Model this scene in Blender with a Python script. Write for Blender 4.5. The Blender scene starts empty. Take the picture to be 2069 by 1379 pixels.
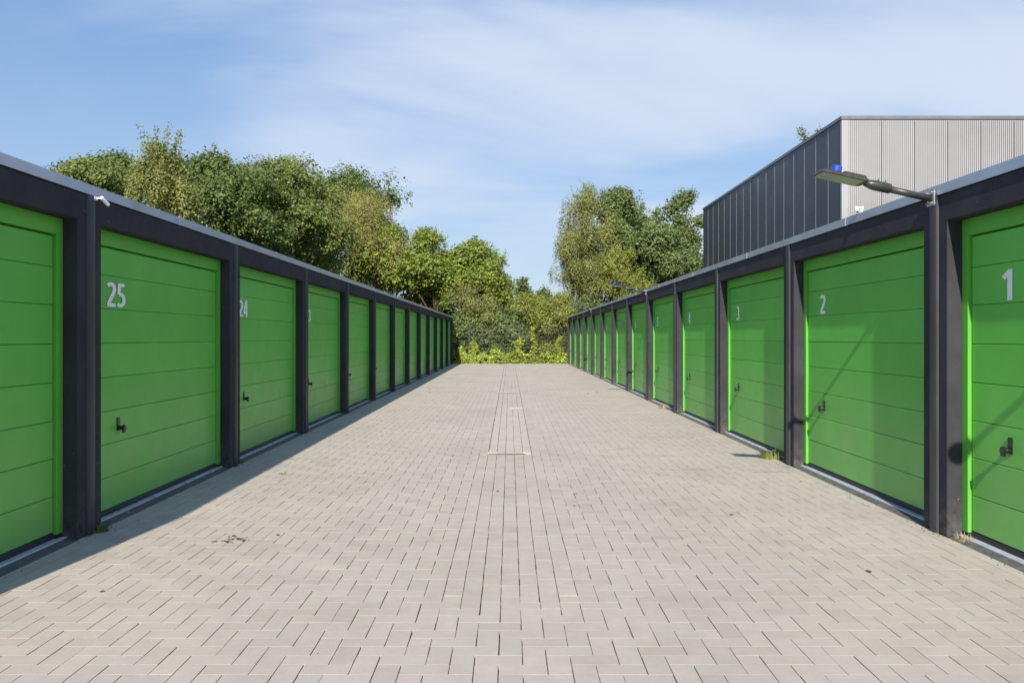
import bpy, math, random
import numpy as np
from mathutils import Vector, Matrix

random.seed(7)
RNG = np.random.default_rng(11)
scene = bpy.context.scene
COL = scene.collection

# ------------------------------------------------------------------ camera
F_PX, W_PX, H_PX = 1670.0, 2069.0, 1379.0
VPX, VPY = 1029.5, 681.0
CAM_H = 1.412
cam_d = bpy.data.cameras.new('camera')
cam = bpy.data.objects.new('camera', cam_d)
COL.objects.link(cam)
cam.location = (0, 0, CAM_H)
cam.rotation_euler = (math.radians(90), 0, 0)
cam_d.sensor_width = 36.0
cam_d.lens = 36.0 * F_PX / W_PX
cam_d.shift_x = (W_PX / 2 - VPX) / W_PX
cam_d.shift_y = -(H_PX / 2 - VPY) / W_PX
cam_d.clip_end = 3000
scene.camera = cam

# ------------------------------------------------------------------ light
SUN_DIR = Vector((0.115, 1.0, -0.665)).normalized()      # direction the light travels
SUN_EL = math.asin(-SUN_DIR.z)
SUN_AZ = math.atan2(-SUN_DIR.x, -SUN_DIR.y)              # clockwise from +Y
world = bpy.data.worlds.new('World')
scene.world = world
world.use_nodes = True
wn, wl = world.node_tree.nodes, world.node_tree.links
wn.clear()
w_out = wn.new('ShaderNodeOutputWorld')
w_bg = wn.new('ShaderNodeBackground')
w_bg.inputs['Strength'].default_value = 0.15
sky = wn.new('ShaderNodeTexSky')
sky.sky_type = 'NISHITA'
sky.sun_disc = False
sky.sun_elevation = SUN_EL
sky.sun_rotation = SUN_AZ
sky.air_density = 1.0
sky.dust_density = 0.35
sky.ozone_density = 2.6
tc = wn.new('ShaderNodeTexCoord')
sep = wn.new('ShaderNodeSeparateXYZ')
wl.new(tc.outputs['Generated'], sep.inputs[0])


def wmath(op, a, b=None, clamp=False):
    n = wn.new('ShaderNodeMath'); n.operation = op; n.use_clamp = clamp
    for i, v in enumerate((a, b)):
        if v is None: continue
        if isinstance(v, (int, float)): n.inputs[i].default_value = v
        else: wl.new(v, n.inputs[i])
    return n.outputs[0]


VEIL = 5.5
# thin high cloud: noise on a flat cloud layer seen along the view direction
zc = wmath('ADD', wmath('MAXIMUM', sep.outputs['Z'], 0.0), 0.16)
cu = wmath('DIVIDE', sep.outputs['X'], zc)
cv = wmath('DIVIDE', sep.outputs['Y'], zc)
comb = wn.new('ShaderNodeCombineXYZ')
wl.new(cu, comb.inputs[0]); wl.new(cv, comb.inputs[1]); comb.inputs[2].default_value = 3.7
mp = wn.new('ShaderNodeMapping')
mp.inputs['Location'].default_value = (-8.24, 10.75, 0)
mp.inputs['Scale'].default_value = (0.62, 0.8, 1)
wl.new(comb.outputs[0], mp.inputs[0])
nz = wn.new('ShaderNodeTexNoise')
nz.inputs["Scale"].default_value = 1.15
nz.inputs['Detail'].default_value = 7
nz.inputs["Roughness"].default_value = 0.49
nz.inputs['Distortion'].default_value = 0.5
wl.new(mp.outputs[0], nz.inputs['Vector'])
cr = wn.new('ShaderNodeValToRGB')
cr.color_ramp.interpolation = 'EASE'
cr.color_ramp.elements[0].position = 0.39; cr.color_ramp.elements[0].color = (0.0, 0.0, 0.0, 1)
cr.color_ramp.elements[1].position = 0.70; cr.color_ramp.elements[1].color = (0.90, 0.90, 0.90, 1)
wl.new(nz.outputs[0], cr.inputs[0])
# summer haze: towards the horizon the air veils the sky with an even pale blue
hz = wn.new('ShaderNodeValToRGB'); he = hz.color_ramp.elements
he[0].position = 0.0; he[0].color = (0.90, 0.90, 0.90, 1)
he[1].position = 0.70; he[1].color = (0, 0, 0, 1)
e_ = he.new(0.42); e_.color = (0.70, 0.70, 0.70, 1)
wl.new(wmath('MAXIMUM', sep.outputs['Z'], 0.0), hz.inputs[0])
veil = wn.new('ShaderNodeValToRGB'); ve = veil.color_ramp.elements
ve[0].position = 0.0; ve[0].color = (0.262, 0.322, 0.412, 1)
ve[1].position = 0.42; ve[1].color = (0.050, 0.130, 0.290, 1)
wl.new(wmath('MAXIMUM', sep.outputs['Z'], 0.0), veil.inputs[0])
vs_ = wn.new('ShaderNodeMix'); vs_.data_type = 'RGBA'; vs_.blend_type = 'MULTIPLY'; vs_.inputs[0].default_value = 1.0
wl.new(veil.outputs[0], vs_.inputs[6]); vs_.inputs[7].default_value = (VEIL, VEIL, VEIL, 1); vs_.clamp_result = False
clear = wn.new('ShaderNodeMix'); clear.data_type = 'RGBA'
wl.new(hz.outputs[0], clear.inputs[0]); wl.new(sky.outputs[0], clear.inputs[6]); wl.new(vs_.outputs[2], clear.inputs[7])
mixs = wn.new('ShaderNodeMix'); mixs.data_type = 'RGBA'
wl.new(cr.outputs[0], mixs.inputs[0])
wl.new(clear.outputs[2], mixs.inputs[6])
mixs.inputs[7].default_value = (2.38, 2.68, 3.20, 1)
wl.new(mixs.outputs[2], w_bg.inputs['Color'])
wl.new(w_bg.outputs[0], w_out.inputs[0])

sun_d = bpy.data.lights.new('sun', 'SUN')
sun_d.energy = 3.9
sun_d.angle = math.radians(0.55)
sun_d.color = (1.0, 0.93, 0.82)
sun = bpy.data.objects.new('sun', sun_d)
COL.objects.link(sun)
sun.rotation_euler = SUN_DIR.to_track_quat('-Z', 'Y').to_euler()
sun.location = (-20, -60, 50)

vs = scene.view_settings
vs.view_transform = 'Standard'
vs.look = 'None'
vs.gamma = 1.0
vs.use_curve_mapping = False
vs.exposure = 0.96


# ------------------------------------------------------------------ helpers
def px_at(px, py, Y):
    """point on the ray of a photograph pixel at distance Y along the aisle"""
    return Vector(((px - VPX) * Y / F_PX, Y, CAM_H + (VPY - py) * Y / F_PX))


def link(o):
    COL.objects.link(o); return o


def tag(o, label=None, cat=None, group=None, kind=None):
    if label: o['label'] = label
    if cat: o['category'] = cat
    if group: o['group'] = group
    if kind: o['kind'] = kind
    return o


def empty(name, loc=(0, 0, 0), rz=0.0, parent=None):
    o = bpy.data.objects.new(name, None)
    o.empty_display_size = 0.2
    o.location = loc; o.rotation_euler = (0, 0, rz); o.parent = parent
    return link(o)


def obj(name, mesh, mat=None, parent=None, loc=None):
    o = bpy.data.objects.new(name, mesh)
    if mat is not None and not mesh.materials: mesh.materials.append(mat)
    o.parent = parent
    if loc is not None: o.location = loc
    return link(o)


class MB:
    def __init__(s): s.v = []; s.f = []

    def add(s, vs_, fs_):
        k = len(s.v); s.v += [tuple(p) for p in vs_]; s.f += [tuple(i + k for i in f) for f in fs_]; return s

    def box(s, x0, x1, y0, y1, z0, z1):
        return s.add([(x0, y0, z0), (x1, y0, z0), (x1, y1, z0), (x0, y1, z0),
                      (x0, y0, z1), (x1, y0, z1), (x1, y1, z1), (x0, y1, z1)],
                     [(0, 3, 2, 1), (4, 5, 6, 7), (0, 1, 5, 4), (1, 2, 6, 5), (2, 3, 7, 6), (3, 0, 4, 7)])

    def prism_y(s, poly, y0, y1):
        """polygon in (x, z), counter-clockwise seen from -y, extruded along y"""
        n = len(poly)
        s.add([(x, y0, z) for x, z in poly] + [(x, y1, z) for x, z in poly],
              [tuple(range(n)), tuple(range(2 * n - 1, n - 1, -1))] +
              [(i, i + n, (i + 1) % n + n, (i + 1) % n) for i in range(n)])
        return s

    def prism_z(s, poly, z0, z1):
        n = len(poly)
        s.add([(x, y, z0) for x, y in poly] + [(x, y, z1) for x, y in poly],
              [tuple(range(n - 1, -1, -1)), tuple(range(n, 2 * n))] +
              [(i, (i + 1) % n, (i + 1) % n + n, i + n) for i in range(n)])
        return s

    def prism_x(s, poly, x0, x1):
        """polygon in (y, z)"""
        n = len(poly)
        s.add([(x0, y, z) for y, z in poly] + [(x1, y, z) for y, z in poly],
              [tuple(range(n - 1, -1, -1)), tuple(range(n, 2 * n))] +
              [(i, (i + 1) % n, (i + 1) % n + n, i + n) for i in range(n)])
        return s

    def tube(s, pts, rads, n=8, cap=True):
        pts = [Vector(p) for p in pts]
        if isinstance(rads, (int, float)): rads = [rads] * len(pts)
        rings = []
        for i, p in enumerate(pts):
            d = (pts[min(i + 1, len(pts) - 1)] - pts[max(i - 1, 0)])
            d = d.normalized() if d.length > 1e-9 else Vector((0, 0, 1))
            a = d.cross(Vector((0, 0, 1)) if abs(d.z) < 0.9 else Vector((1, 0, 0))).normalized()
            b = d.cross(a).normalized()
            rings.append([p + (a * math.cos(2 * math.pi * k / n) + b * math.sin(2 * math.pi * k / n)) * rads[i] for k in range(n)])
        vs_ = [q for r in rings for q in r]
        fs_ = []
        for i in range(len(pts) - 1):
            for k in range(n):
                fs_.append((i * n + k, i * n + (k + 1) % n, (i + 1) * n + (k + 1) % n, (i + 1) * n + k))
        if cap:
            fs_.append(tuple(range(n - 1, -1, -1)))
            fs_.append(tuple(range((len(pts) - 1) * n, len(pts) * n)))
        return s.add(vs_, fs_)

    def mesh(s, name, mat=None, smooth=False):
        m = bpy.data.meshes.new(name)
        m.from_pydata(s.v, [], s.f)
        m.validate()
        if mat: m.materials.append(mat)
        if smooth:
            for p in m.polygons: p.use_smooth = True
        m.update()
        return m


def bevel(o, w=0.004, seg=1, ang=40):
    b = o.modifiers.new('bevel', 'BEVEL'); b.width = w; b.segments = seg
    b.limit_method = 'ANGLE'; b.angle_limit = math.radians(ang)
    return o


# ------------------------------------------------------------------ materials
def new_mat(name):
    m = bpy.data.materials.new(name); m.use_nodes = True
    nt = m.node_tree
    bs = nt.nodes['Principled BSDF']
    return m, nt.nodes, nt.links, bs


def add_noise(n, l, coord, scale, detail=4, rough=0.55, out='Fac'):
    t = n.new('ShaderNodeTexNoise')
    t.inputs['Scale'].default_value = scale; t.inputs['Detail'].default_value = detail
    t.inputs['Roughness'].default_value = rough
    if coord is not None: l.new(coord, t.inputs['Vector'])
    return t.outputs[0] if out == 'Fac' else t.outputs[1]


def ramp(n, l, src, stops):
    r = n.new('ShaderNodeValToRGB')
    els = r.color_ramp.elements
    while len(els) < len(stops): els.new(0.5)
    for e, (p, c) in zip(els, stops):
        e.position = p
        e.color = (c, c, c, 1) if isinstance(c, (int, float)) else (*c, 1)
    l.new(src, r.inputs[0])
    return r.outputs[0]


def mixc(n, l, fac, a, b, mode='MIX'):
    m = n.new('ShaderNodeMix'); m.data_type = 'RGBA'; m.blend_type = mode
    for i, v in ((0, fac), (6, a), (7, b)):
        if isinstance(v, (int, float)): m.inputs[i].default_value = v if i == 0 else (v, v, v, 1)
        elif isinstance(v, tuple): m.inputs[i].default_value = (*v, 1)
        else: l.new(v, m.inputs[i])
    return m.outputs[2]


def add_bump(n, l, bs, h, strength=0.3, dist=0.01):
    b = n.new('ShaderNodeBump'); b.inputs['Strength'].default_value = strength; b.inputs['Distance'].default_value = dist
    l.new(h, b.inputs['Height']); l.new(b.outputs[0], bs.inputs['Normal'])


def simple(name, col, rough=0.5, metal=0.0, var=0.12, scale=6.0, bump=0.0, bscale=60, spec=0.5):
    m, n, l, bs = new_mat(name)
    geo = n.new('ShaderNodeNewGeometry')
    nz_ = add_noise(n, l, geo.outputs['Position'], scale, 5)
    c = ramp(n, l, nz_, [(0.3, tuple(x * (1 - var) for x in col)), (0.7, tuple(min(1, x * (1 + var)) for x in col))])
    l.new(c, bs.inputs['Base Color'])
    r = ramp(n, l, nz_, [(0.3, max(0, rough - 0.08)), (0.7, min(1, rough + 0.08))])
    l.new(r, bs.inputs['Roughness'])
    bs.inputs['Metallic'].default_value = metal
    bs.inputs['Specular IOR Level'].default_value = spec
    if bump:
        add_bump(n, l, bs, add_noise(n, l, geo.outputs['Position'], bscale, 4), bump, 0.01)
    return m


def paver_mat(name, per_object, sandy=0.0):
    m, n, l, bs = new_mat(name)
    geo = n.new('ShaderNodeNewGeometry')
    if per_object:
        rnd = n.new('ShaderNodeObjectInfo').outputs['Random']
    else:
        rnd = geo.outputs['Random Per Island']
    pos = geo.outputs['Position']
    base = ramp(n, l, rnd, [(0.0, (0.372, 0.328, 0.282)), (0.22, (0.412, 0.362, 0.306)), (0.45, (0.396, 0.356, 0.308)),
                            (0.62, (0.432, 0.378, 0.320)), (0.82, (0.404, 0.364, 0.316)), (1.0, (0.424, 0.366, 0.312))])
    big = ramp(n, l, add_noise(n, l, pos, 0.55, 5, 0.6), [(0.32, 0.92), (0.68, 1.05)])
    c = mixc(n, l, 1.0, base, big, 'MULTIPLY')
    mid = ramp(n, l, add_noise(n, l, pos, 9.0, 5, 0.65), [(0.3, 0.94), (0.72, 1.05)])
    c = mixc(n, l, 1.0, c, mid, 'MULTIPLY')
    fine = ramp(n, l, add_noise(n, l, pos, 260.0, 3, 0.7), [(0.25, 0.80), (0.6, 1.0), (0.8, 1.16)])
    c = mixc(n, l, 1.0, c, fine, 'MULTIPLY')
    # pale lime bloom and a few dark drips
    bloom = ramp(n, l, add_noise(n, l, pos, 2.3, 7, 0.7), [(0.60, 0.0), (0.80, 0.45)])
    c = mixc(n, l, bloom, c, (0.52, 0.48, 0.42))
    drip = ramp(n, l, add_noise(n, l, pos, 4.7, 4, 0.8), [(0.20, 0.5), (0.33, 0.0)])
    c = mixc(n, l, drip, c, (0.22, 0.19, 0.16))
    stain = ramp(n, l, add_noise(n, l, pos, 1.7, 8, 0.72), [(0.33, 0.50), (0.50, 0.0)])
    c = mixc(n, l, stain, c, (0.315, 0.272, 0.228))
    blot = ramp(n, l, add_noise(n, l, pos, 21.0, 4, 0.7), [(0.66, 0.0), (0.78, 0.30)])
    c = mixc(n, l, blot, c, (0.30, 0.255, 0.21))
    # worn wheel tracks where sand has been ground in, and grey-green film in the damp parts
    track = ramp(n, l, add_noise(n, l, pos, 0.9, 6, 0.75), [(0.45, 0.0), (0.75, 0.35)])
    c = mixc(n, l, track, c, (0.395, 0.362, 0.308))
    if sandy: c = mixc(n, l, sandy, c, (0.52, 0.455, 0.385))
    l.new(c, bs.inputs['Base Color'])
    bs.inputs['Roughness'].default_value = 0.9
    bs.inputs['Specular IOR Level'].default_value = 0.25
    add_bump(n, l, bs, add_noise(n, l, pos, 330.0, 3, 0.7), 0.35, 0.002)
    return m


def green_mat(name, col, grime):
    """powder-coated steel; faint panel-to-panel waviness, dust haze and rain dirt low down on each leaf"""
    m, n, l, bs = new_mat(name)
    geo = n.new('ShaderNodeNewGeometry'); pos = geo.outputs['Position']
    oi = n.new('ShaderNodeObjectInfo').outputs['Random']
    v = ramp(n, l, oi, [(0.0, 0.94), (1.0, 1.05)])
    c = mixc(n, l, 1.0, col, v, 'MULTIPLY')
    big = ramp(n, l, add_noise(n, l, pos, 1.6, 6, 0.6), [(0.3, 0.93), (0.7, 1.06)])
    c = mixc(n, l, 1.0, c, big, 'MULTIPLY')
    # dust that splashes up from the paving (a real dirt film with ragged edge)
    sp = n.new('ShaderNodeSeparateXYZ'); l.new(pos, sp.inputs[0])
    mr = n.new('ShaderNodeMapRange')
    mr.inputs['From Min'].default_value = 0.0; mr.inputs['From Max'].default_value = 1.1
    mr.inputs['To Min'].default_value = grime; mr.inputs['To Max'].default_value = 0.0
    l.new(sp.outputs['Z'], mr.inputs['Value'])
    dn = ramp(n, l, add_noise(n, l, pos, 3.0, 7, 0.7), [(0.3, 0.35), (0.7, 1.0)])
    mu = n.new('ShaderNodeMath'); mu.operation = 'MULTIPLY'
    l.new(mr.outputs[0], mu.inputs[0]); l.new(dn, mu.inputs[1])
    c = mixc(n, l, mu.outputs[0], c, (0.33, 0.36, 0.20))
    l.new(c, bs.inputs['Base Color'])
    l.new(ramp(n, l, add_noise(n, l, pos, 5.0, 5), [(0.3, 0.36), (0.7, 0.46)]), bs.inputs['Roughness'])
    bs.inputs['Specular IOR Level'].default_value = 0.42
    add_bump(n, l, bs, add_noise(n, l, pos, 1.6, 1), 0.04, 0.02)
    return m


def paint_mat(name, col):
    """rough black paint on concrete with chips and specks of dirt"""
    m, n, l, bs = new_mat(name)
    pos = n.new('ShaderNodeNewGeometry').outputs['Position']
    c = ramp(n, l, add_noise(n, l, pos, 2.5, 7, 0.65), [(0.3, tuple(x * 0.8 for x in col)), (0.7, tuple(x * 1.25 for x in col))])
    vo = n.new('ShaderNodeTexVoronoi'); vo.inputs['Scale'].default_value = 9.0
    l.new(pos, vo.inputs['Vector'])
    spk = ramp(n, l, vo.outputs['Distance'], [(0.035, 0.55), (0.06, 0.0)])
    c = mixc(n, l, spk, c, (0.30, 0.28, 0.25))
    sp = n.new('ShaderNodeSeparateXYZ'); l.new(pos, sp.inputs[0])
    mr = n.new('ShaderNodeMapRange')
    mr.inputs['From Max'].default_value = 0.35; mr.inputs['To Min'].default_value = 0.5; mr.inputs['To Max'].default_value = 0.0
    l.new(sp.outputs['Z'], mr.inputs['Value'])
    mu = n.new('ShaderNodeMath'); mu.operation = 'MULTIPLY'
    l.new(mr.outputs[0], mu.inputs[0]); l.new(ramp(n, l, add_noise(n, l, pos, 11, 6, 0.7), [(0.4, 0.0), (0.75, 1.0)]), mu.inputs[1])
    c = mixc(n, l, mu.outputs[0], c, (0.22, 0.20, 0.17))
    l.new(c, bs.inputs['Base Color'])
    bs.inputs['Roughness'].default_value = 0.85
    bs.inputs['Specular IOR Level'].default_value = 0.06
    add_bump(n, l, bs, add_noise(n, l, pos, 95.0, 4, 0.6), 0.35, 0.006)
    return m


def leaf_mat(name, cols, trans=0.35):
    m = bpy.data.materials.new(name); m.use_nodes = True
    n, l = m.node_tree.nodes, m.node_tree.links
    n.clear()
    out = n.new('ShaderNodeOutputMaterial')
    geo = n.new('ShaderNodeNewGeometry')
    k = len(cols)
    c = ramp(n, l, geo.outputs['Random Per Island'], [(i / (k - 1), cc) for i, cc in enumerate(cols)])
    patch = ramp(n, l, add_noise(n, l, geo.outputs['Position'], 1.3, 4), [(0.3, 1.15), (0.7, 2.6)])
    c = mixc(n, l, 1.0, c, patch, 'MULTIPLY')
    bs = n.new('ShaderNodeBsdfPrincipled')
    l.new(c, bs.inputs['Base Color']); bs.inputs['Roughness'].default_value = 0.55
    bs.inputs['Specular IOR Level'].default_value = 0.3
    tr = n.new('ShaderNodeBsdfTranslucent')
    tcx = mixc(n, l, 1.0, c, (1.15, 1.25, 0.5), 'MULTIPLY')
    l.new(tcx, tr.inputs['Color'])
    mx = n.new('ShaderNodeMixShader'); mx.inputs[0].default_value = trans
    l.new(bs.outputs[0], mx.inputs[1]); l.new(tr.outputs[0], mx.inputs[2]); l.new(mx.outputs[0], out.inputs[0])
    return m


M_PAVER1 = paver_mat('paver_single', True)
M_PAVERS = paver_mat('paver_field', False)
M_SANDY = paver_mat('paver_sandy', False, 0.22)
M_BED = simple('jointing_sand', (0.085, 0.07, 0.055), 0.95, 0, 0.35, 30, 0.5, 200)
M_GREEN = green_mat('green_coating', (0.110, 0.445, 0.062), 0.42)
M_FRAME = green_mat('green_frame_coating', (0.100, 0.400, 0.042), 0.10)
M_PAINT = paint_mat('black_paint', (0.043, 0.042, 0.049))
M_PROFILE = simple('anthracite_profile', (0.045, 0.046, 0.052), 0.42, 0.0, 0.15, 3.0, spec=0.25)
M_WALL = simple('grey_concrete', (0.30, 0.29, 0.28), 0.9, 0, 0.15, 2.0, 0.3, 50)
M_COPING = simple('grey_aluminium_trim', (0.48, 0.53, 0.65), 0.32, 0.6, 0.08, 2.0)
M_CLIP = simple('trim_joint', (0.48, 0.49, 0.50), 0.4, 0.4, 0.1, 9.0)
M_RUBBER = simple('black_rubber', (0.012, 0.012, 0.013), 0.6, 0, 0.2, 20)
M_SILL = simple('dark_sill_concrete', (0.085, 0.082, 0.078), 0.8, 0, 0.4, 14, 0.3, 120)
M_ALU = simple('sill_metal', (0.68, 0.72, 0.80), 0.32, 0.45, 0.10, 12)
M_BLACK = simple('black_handle', (0.010, 0.010, 0.011), 0.28, 0, 0.1, 40)
M_NUMBER = simple('white_vinyl', (0.78, 0.78, 0.78), 0.45, 0, 0.05, 20)
M_LEAFBACK = simple('door_core', (0.060, 0.26, 0.030), 0.6, 0, 0.1, 5)
M_ROOF = simple('bitumen_roof', (0.05, 0.05, 0.052), 0.9, 0, 0.3, 3, 0.3, 90)
M_GALV = simple('galvanised_steel', (0.46, 0.46, 0.45), 0.42, 0.7, 0.2, 40)
M_LAMP = simple('lamp_graphite', (0.034, 0.033, 0.032), 0.40, 0.0, 0.15, 30)
M_LENS = simple('lamp_lens', (0.40, 0.40, 0.33), 0.18, 0, 0.06, 20)
M_BLUE = simple('blue_plastic', (0.014, 0.050, 0.40), 0.3, 0, 0.1, 20)
M_WHITE = simple('white_plastic', (0.74, 0.75, 0.76), 0.4, 0, 0.05, 20)
M_DARKCLAD = simple('anthracite_cladding', (0.060, 0.064, 0.084), 0.45, 0.0, 0.06, 0.8, spec=0.3)
M_LIGHTCLAD = simple('light_grey_cladding', (0.290, 0.290, 0.296), 0.5, 0.0, 0.05, 0.9)
M_SEAM = simple('cladding_seam', (0.36, 0.37, 0.40), 0.4, 0.3, 0.08, 4)
M_SEAMDARK = simple('cladding_groove', (0.14, 0.14, 0.15), 0.6, 0, 0.08, 4)
M_BARK = simple('bark', (0.11, 0.085, 0.06), 0.9, 0, 0.4, 9, 0.6, 30)
M_BIRCH = simple('birch_bark', (0.42, 0.40, 0.36), 0.8, 0, 0.45, 5, 0.4, 20)
M_WIRE = simple('fence_steel', (0.13, 0.14, 0.125), 0.45, 0.3, 0.15, 9)
M_POST = simple('fence_post_coating', (0.020, 0.028, 0.024), 0.5, 0, 0.15, 9)
M_KERB = simple('kerb_concrete', (0.36, 0.34, 0.31), 0.9, 0, 0.15, 5, 0.3, 80)
M_MORTAR = simple('pale_mortar', (0.42, 0.375, 0.32), 0.9, 0, 0.2, 25, 0.4, 150)
M_DRYLEAF = simple('dry_leaf', (0.085, 0.060, 0.038), 0.8, 0, 0.4, 40)
M_TWIG = simple('twig', (0.09, 0.07, 0.05), 0.9, 0, 0.3, 20)

LEAF = {
    'oak': leaf_mat('leaf_oak', [(0.046, 0.068, 0.020), (0.064, 0.090, 0.024), (0.090, 0.115, 0.032), (0.052, 0.074, 0.024)]),
    'oak2': leaf_mat('leaf_oak_light', [(0.060, 0.084, 0.023), (0.086, 0.108, 0.028), (0.112, 0.128, 0.036), (0.068, 0.090, 0.026)]),
    'birch': leaf_mat('leaf_birch', [(0.084, 0.104, 0.030), (0.122, 0.132, 0.040), (0.160, 0.155, 0.055), (0.098, 0.114, 0.034)]),
    'willow': leaf_mat('leaf_willow', [(0.150, 0.145, 0.052), (0.205, 0.185, 0.070), (0.175, 0.168, 0.055), (0.125, 0.128, 0.042)]),
    'maple': leaf_mat('leaf_maple', [(0.066, 0.098, 0.018), (0.098, 0.130, 0.022), (0.165, 0.180, 0.028), (0.078, 0.108, 0.022), (0.112, 0.135, 0.024)]),
    'yellow': leaf_mat('leaf_yellow_maple', [(0.140, 0.170, 0.020), (0.200, 0.215, 0.024), (0.255, 0.250, 0.028), (0.110, 0.145, 0.020)]),
    'alder': leaf_mat('leaf_alder', [(0.052, 0.076, 0.026), (0.074, 0.100, 0.032), (0.100, 0.120, 0.040), (0.060, 0.084, 0.028)]),
    'bush': leaf_mat('leaf_bush', [(0.100, 0.124, 0.026), (0.132, 0.148, 0.032), (0.168, 0.174, 0.040), (0.080, 0.106, 0.024)]),
    'ivy': leaf_mat('leaf_bindweed', [(0.095, 0.128, 0.020), (0.165, 0.200, 0.028), (0.250, 0.280, 0.045), (0.070, 0.100, 0.018), (0.13, 0.13, 0.03)]),
    'grass': leaf_mat('leaf_grass', [(0.11, 0.13, 0.03), (0.15, 0.16, 0.045), (0.22, 0.20, 0.08)]),
    'dry': leaf_mat('leaf_dry_grass', [(0.22, 0.17, 0.10), (0.26, 0.21, 0.13), (0.19, 0.15, 0.08)]),
    'moss': leaf_mat('leaf_moss', [(0.07, 0.09, 0.03), (0.11, 0.12, 0.04), (0.16, 0.15, 0.06)]),
}


def ground_mat():
    m, n, l, bs = new_mat('verge_soil')
    pos = n.new('ShaderNodeNewGeometry').outputs['Position']
    c = ramp(n, l, add_noise(n, l, pos, 1.2, 8, 0.7), [(0.3, (0.06, 0.075, 0.025)), (0.5, (0.10, 0.105, 0.04)), (0.7, (0.14, 0.115, 0.07))])
    l.new(c, bs.inputs['Base Color']); bs.inputs['Roughness'].default_value = 0.95
    add_bump(n, l, bs, add_noise(n, l, pos, 25, 5), 0.6, 0.05)
    return m


# ------------------------------------------------------------------ layout constants
XL, XR = -3.021, 3.094            # facade planes
P = 3.15                          # garage pitch
Z0L, Z0R = 2.80, 2.86             # near ends of both rows
NG = 13
END = 44.05                       # far edge of the paving
U = 0.105                         # paver module
CX = 0.005                        # centre of the gutter strip

# ------------------------------------------------------------------ ground and paving
mb = MB(); mb.add([(-900, -900, 0), (900, -900, 0), (900, 1500, 0), (-900, 1500, 0)], [(0, 1, 2, 3)])
g = obj('ground', mb.mesh('ground', ground_mat()), loc=(0, 0, -0.14)); tag(g, kind='structure')
mb = MB(); mb.box(-3.35, 3.4, -8, END, -0.13, -0.034)
pavement = obj('pavement', mb.mesh('pavement', M_BED)); tag(pavement, kind='structure')
pavement['label'] = 'grey herringbone paving of the aisle between the two garage rows'
mb = MB(); mb.box(-3.35, 3.4, END + 0.004, END + 0.064, -0.13, 0.006)
k_ = obj('kerb', mb.mesh('kerb', M_KERB)); tag(k_, kind='structure'); bevel(k_, 0.006)

bricks = []                       # (cx, cy, length, vertical?, dz, width)


def cell_x(c): return CX + c * U  # centre of column c


Y_START = -1.05
J0, J1 = int(Y_START / U), int((END) / U)
GSTART = 42                       # row where the gutter strip starts (about 4.5 m)


def is_gutter(c, j): return -3 <= c <= 3 and j >= GSTART + (1 if c % 2 else 0)


def in_field(c, j):
    return J0 <= j < J1 and -27 <= c <= 28 and not is_gutter(c, j)


for c in range(-27, 29):
    for j in range(J0, J1):
        if not in_field(c, j): continue
        k = (c + j + 3) % 4
        x, y = cell_x(c), (j + 0.5) * U
        if k == 0:
            if in_field(c + 1, j): bricks.append((x + U / 2, y, 2 * U, False, 0, U))
            else: bricks.append((x, y, U, True, 0, U))
        elif k == 1:
            if not in_field(c - 1, j): bricks.append((x, y, U, True, 0, U))
        elif k == 2:
            if in_field(c, j + 1): bricks.append((x, y + U / 2, 2 * U, True, 0, U))
            else: bricks.append((x, y, U, True, 0, U))
        elif k == 3:
            if not in_field(c, j - 1): bricks.append((x, y, U, True, 0, U))
# stretcher courses along both walls
for c in (-28, 29):
    off = 0.03 if c < 0 else 0.11
    y = Y_START + off
    while y + U < END:
        w = U if c < 0 else 0.094
        xx = cell_x(c) if c < 0 else cell_x(c) - 0.006
        bricks.append((xx, y, 2 * U, True, 0, w)); y += 2 * U
# gutter strip: seven lines of stretchers, the five inner ones re-laid a little proud between 10 and 16.4 m
for c in range(-3, 4):
    j = GSTART + (1 if c % 2 else 0)
    y = j * U + (0.0 if c % 3 else 0.0)
    first = True
    while y < END - U:
        L = 2 * U
        if first and c % 3 == 0: L = U
        first = False
        L = min(L, END - y)
        if abs(c) <= 2:
            for brk in (9.98, 16.42, 21.02):
                if y < brk < y + L - 0.02:
                    L = brk - y
        if L > 0.02:
            dz = -0.004 + 0.002 * abs(c)
            if abs(c) <= 2 and 10.0 <= y < 16.40: dz = 0.007 - 0.001 * (y - 10.0)
            bricks.append((cell_x(c) + (0.003 if y > 9.9 and abs(c) == 3 else 0) * (1 if c > 0 else -1), y + L / 2, L, True, dz, U - (0.004 if y > 9.9 and abs(c) == 2 else 0)))
        y += L
        if abs(c) <= 2 and any(abs(y - b) < 1e-6 for b in (9.98, 21.02)): y += 0.034


def paver_verts(L, W, along=True, depth=0.055):
    """along: long axis runs down the aisle; the joints that run down the aisle are open, those across it are tight"""
    gx, gy = (0.0040, 0.0007) if along else (0.0007, 0.0040)
    cx_, cy_ = (0.0016, 0.0006) if along else (0.0006, 0.0016)
    hx, hy = W / 2 - gx / 2, L / 2 - gy / 2
    v = []
    for (ax, ay, z) in ((hx - cx_, hy - cy_, 0.0), (hx, hy, -0.0010), (hx, hy, -depth)):
        v += [(-ax, -ay, z), (ax, -ay, z), (ax, ay, z), (-ax, ay, z)]
    return v


PF = [(0, 1, 2, 3)] + [(4 + i, 4 + (i + 1) % 4, (i + 1) % 4, i) for i in range(4)] + \
     [(8 + i, 8 + (i + 1) % 4, 4 + (i + 1) % 4, 4 + i) for i in range(4)]

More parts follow.
